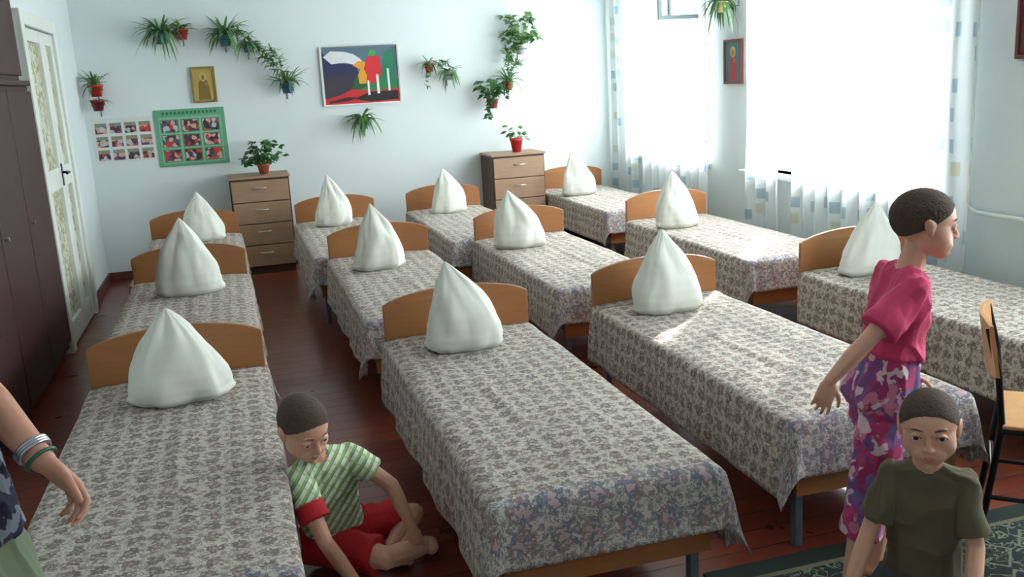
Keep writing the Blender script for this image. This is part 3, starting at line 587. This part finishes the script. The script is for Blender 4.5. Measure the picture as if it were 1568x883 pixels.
# --- boy on the rug, kneeling, olive shirt
O=V3((1.648,1.865,.011)); f_=V3((-.66,-.75,0)).normalized(); l_=V3((.75,-.66,0)).normalized()
W=lambda l,f,z:O+l_*l+f_*f+V3((0,0,z))
F=Fig('boy_kneeling',{'skin':M_skin,'shirt':simple('olive_tshirt',(94,88,68),.9,.12,5),'pants':simple('grey_shorts',(70,74,84),.9),'hair':M_hair,'brow':M_brow,'lip':M_lip}); F.root=(O.x,O.y,0.011)
pel,nk=W(0,-.07,.18),W(0,-.01,.545); shl,shr=W(.084,-.015,.502),W(-.084,-.015,.502)
torso(F,pel,nk,shl,shr,.86,-.05); neck(F,nk,W(0,.0,.60),.95); F.head(W(0,.015,.649),f_+V3((0,0,-.03)),V3((.0,0,1))+l_*-.06,.95,gaze=f_+V3((0,0,.12)))
arm(F,shl,W(.125,.0,.33),W(.115,.13,.20),.80,.90,.044); arm(F,shr,W(-.138,.02,.335),W(-.185,.10,.17),.72,.90,.044)
F.hand(W(.115,.13,.20),f_*.8-l_*.2-V3((0,0,.5)),V3((0,0,-1)),-l_,.12,.4); F.hand(W(-.185,.10,.17),f_*.6+V3((0,0,-.7))+l_*.35,-f_*.3+l_,f_,.12,.35)
for q in (1,-1): leg(F,W(.06*q,-.06,.16),W(.11*q,.20,.075),W(.09*q,-.08,.05),W(.07*q,-.16,.03),.85)
F.build()
# --- boy standing, pink
O=V3((1.69,2.155,.011)); f_=V3((.955,-.29,0)).normalized(); l_=V3((.29,.955,0)).normalized()
W=lambda l,f,z:O+l_*l+f_*f+V3((0,0,z))
F=Fig('boy_standing',{'skin':M_skin,'shirt':simple('pink_tshirt',(204,60,104),.85,.15,9),'pants':printed('purple_print_pants',[(186,60,110),(128,80,140),(200,120,150),(116,98,156),(214,190,200),(160,56,106)],30),'hair':M_hair,'brow':M_brow,'lip':M_lip}); F.root=(O.x,O.y,0.011)
pel,nk=W(0,.02,.60),W(0,.10,1.005); shl,shr=W(.11,.08,.97),W(-.11,.07,.97)
torso(F,pel,nk,shl,shr,.98,.42); neck(F,nk,W(0,.115,1.06)); F.head(W(0,.14,1.125),f_+l_*-.12+V3((0,0,-.08)),V3((0,0,1))+f_*.05,.96)
arm(F,shr,W(-.155,-.07,.85),W(-.14,-.165,.735),.78,.95,.052); arm(F,shl,W(.15,.09,.79),W(.14,.17,.65),.75,.95)
F.hand(W(-.14,-.165,.735),-f_*.3+V3((0,0,-1)),f_*.3+l_,f_,.115,.35); F.hand(W(.14,.17,.65),f_*.3+V3((0,0,-1)),-l_,f_,.125,.3)
F.hull('pants',ico(W(.05,.02,.64),.082),ico(W(-.05,.02,.64),.082),disc(W(0,.055,.79),(0,0,1),.096,.078,l_))
leg(F,W(-.055,.02,.62),W(-.065,-.02,.34),W(-.07,-.07,.05),W(-.08,.05,.022),1.35); leg(F,W(.055,.02,.62),W(.06,.08,.35),W(.06,.05,.05),W(.07,.17,.022),1.35)
F.build()
# --- boy sitting on the floor
F=Fig('boy_sitting_on_floor',{'skin':M_skin,'shirt':stripes('striped_shirt',(218,228,208),(146,178,118),(100,144,84)),'pants':simple('red_shorts',(190,30,38),.85,.12),'cuff':simple('red_sleeve_trim',(186,30,40),.85),'hair':M_hair,'brow':M_brow,'lip':M_lip}); F.root=(.22,2.98,0)
pel,nk=V3((.20,3.0,.12)),V3((.145,2.80,.475)); shl,shr=V3((.25,2.855,.44)),V3((.08,2.75,.435))
torso(F,pel,nk,shl,shr,.93,.0); neck(F,nk,V3((.13,2.785,.53)),.95); F.head((.12,2.765,.582),(.40,-.78,-.38),(.05,-.2,1),.98,gaze=(.4,-.6,-.65))
arm(F,shl,(.38,2.84,.32),(.435,2.82,.16),.55,.95); arm(F,shr,(.14,2.64,.26),(.24,2.66,.055),.42,.95)
ad=V3((.06,-.11,-.175)); F.hull('cuff',disc(lerp(shr,V3((.14,2.64,.26)),.42),ad,.047),disc(lerp(shr,V3((.14,2.64,.26)),.66),ad,.048))
F.hand((.435,2.82,.16),(.12,.12,-.9),(.0,.6,-.1),(-.8,0,0),.125,.35); F.hand((.24,2.66,.05),(.7,-.5,-.25),(0,0,-1),(.2,.8,0),.125,.15)
F.hull('pants',ico((.14,2.97,.1),.085),ico((.25,3.04,.1),.085),ico((.2,2.99,.14),.09))
leg(F,(.14,2.96,.095),(.335,2.77,.10),(.50,2.885,.055),(.50,2.97,.03),.85); leg(F,(.26,3.04,.095),(.48,3.07,.09),(.36,2.92,.04),(.42,2.85,.03),.85)
F.build()
# --- woman at the left edge
F=Fig('woman_standing',{'skin':M_skinw,'shirt':printed('navy_patterned_blouse',[(30,34,60),(26,30,50),(120,126,140),(36,40,72)],40),'pants':simple('sage_skirt',(104,118,92),.9,.12),'hair':M_hair,'brow':M_brow,'lip':M_lip,'shoe':simple('dark_shoe',(30,26,26),.5)}); F.root=(-.66,1.84,0)
D=V3((.02,-.005,-.008))
pel,nk=V3((-.640,1.86,.92)),V3((-.70,1.88,1.38)); shl,shr=V3((-.88,1.84,1.33)),V3((-.545,1.92,1.33))
torso(F,pel,nk,shl,shr,1.45,-.30); neck(F,nk,V3((-.70,1.86,1.47)),1.3); F.head((-.695,1.85,1.54),(.6,.5,-.4),(0,0,1),1.05,'bun')
el,wr_=V3((-.555,1.96,1.10))+D,V3((-.425,1.84,.95))+D
arm(F,shr,el,wr_,.75,1.42); arm(F,shl,(-.98,1.8,1.08),(-.95,1.7,.86),.75,1.42)
F.hand(wr_,(.34,-.06,-.42),(-.25,-.3,-.30),(.7,-.5,.5),.165,.62,.05); F.hand((-.95,1.7,.86),(.05,-.1,-1),(1,.2,0),(0,-1,0),.175,.4)
F.hull('pants',disc((-.65,1.86,.88),(0,0,1),.15,.12,(1,0,0)),disc((-.65,1.86,.74),(0,0,1),.195,.14,(1,0,0)),disc((-.65,1.86,.4),(0,0,1),.25,.16,(1,0,0)))
for q in (1,-1): leg(F,(-.66+.09*q,1.86,.80),(-.66+.09*q,1.85,.44),(-.66+.09*q,1.87,.075),(-.64+.10*q,1.74,.025),.1,1.35,'pants','shoe')
rw=F.build(.004)
ax=(wr_-el).normalized(); M_watch=simple('steel_watch',(190,192,196),.25,.1,Metallic=.9); M_bead=simple('green_beads',(40,96,70),.3)
def ringat(name,c,r,th,mat):
    a=ax.orthogonal().normalized(); b=ax.cross(a); o=tube(name,[c+a*r*math.cos(t*.2618)+b*r*math.sin(t*.2618) for t in range(24)],th,mat,None,True); o.parent=rw; o.matrix_parent_inverse=Matrix.Translation(-V3(F.root)); return o
for k_ in range(3): ringat('watch_band_%d'%k_,wr_-ax*(.035-.0055*k_),.0305,.0045,M_watch)
ringat('bead_bracelet',wr_-ax*.004,.029,.004,M_bead)
# ---------------------------------------------------------------- light
wd=bpy.data.worlds.new('overcast_sky'); scn.world=wd; wd.use_nodes=True; bg=wd.node_tree.nodes['Background']; bg.inputs[0].default_value=(.93,.97,1,1); bg.inputs[1].default_value=19
sl=bpy.data.lights.new('sun','SUN'); sl.energy=15; sl.angle=math.radians(1.0); sl.color=(1,.97,.92); so=bpy.data.objects.new('sun',sl); COL.objects.link(so)
so.rotation_euler=V3((-.60,-.65,-.47)).to_track_quat('-Z','Y').to_euler()
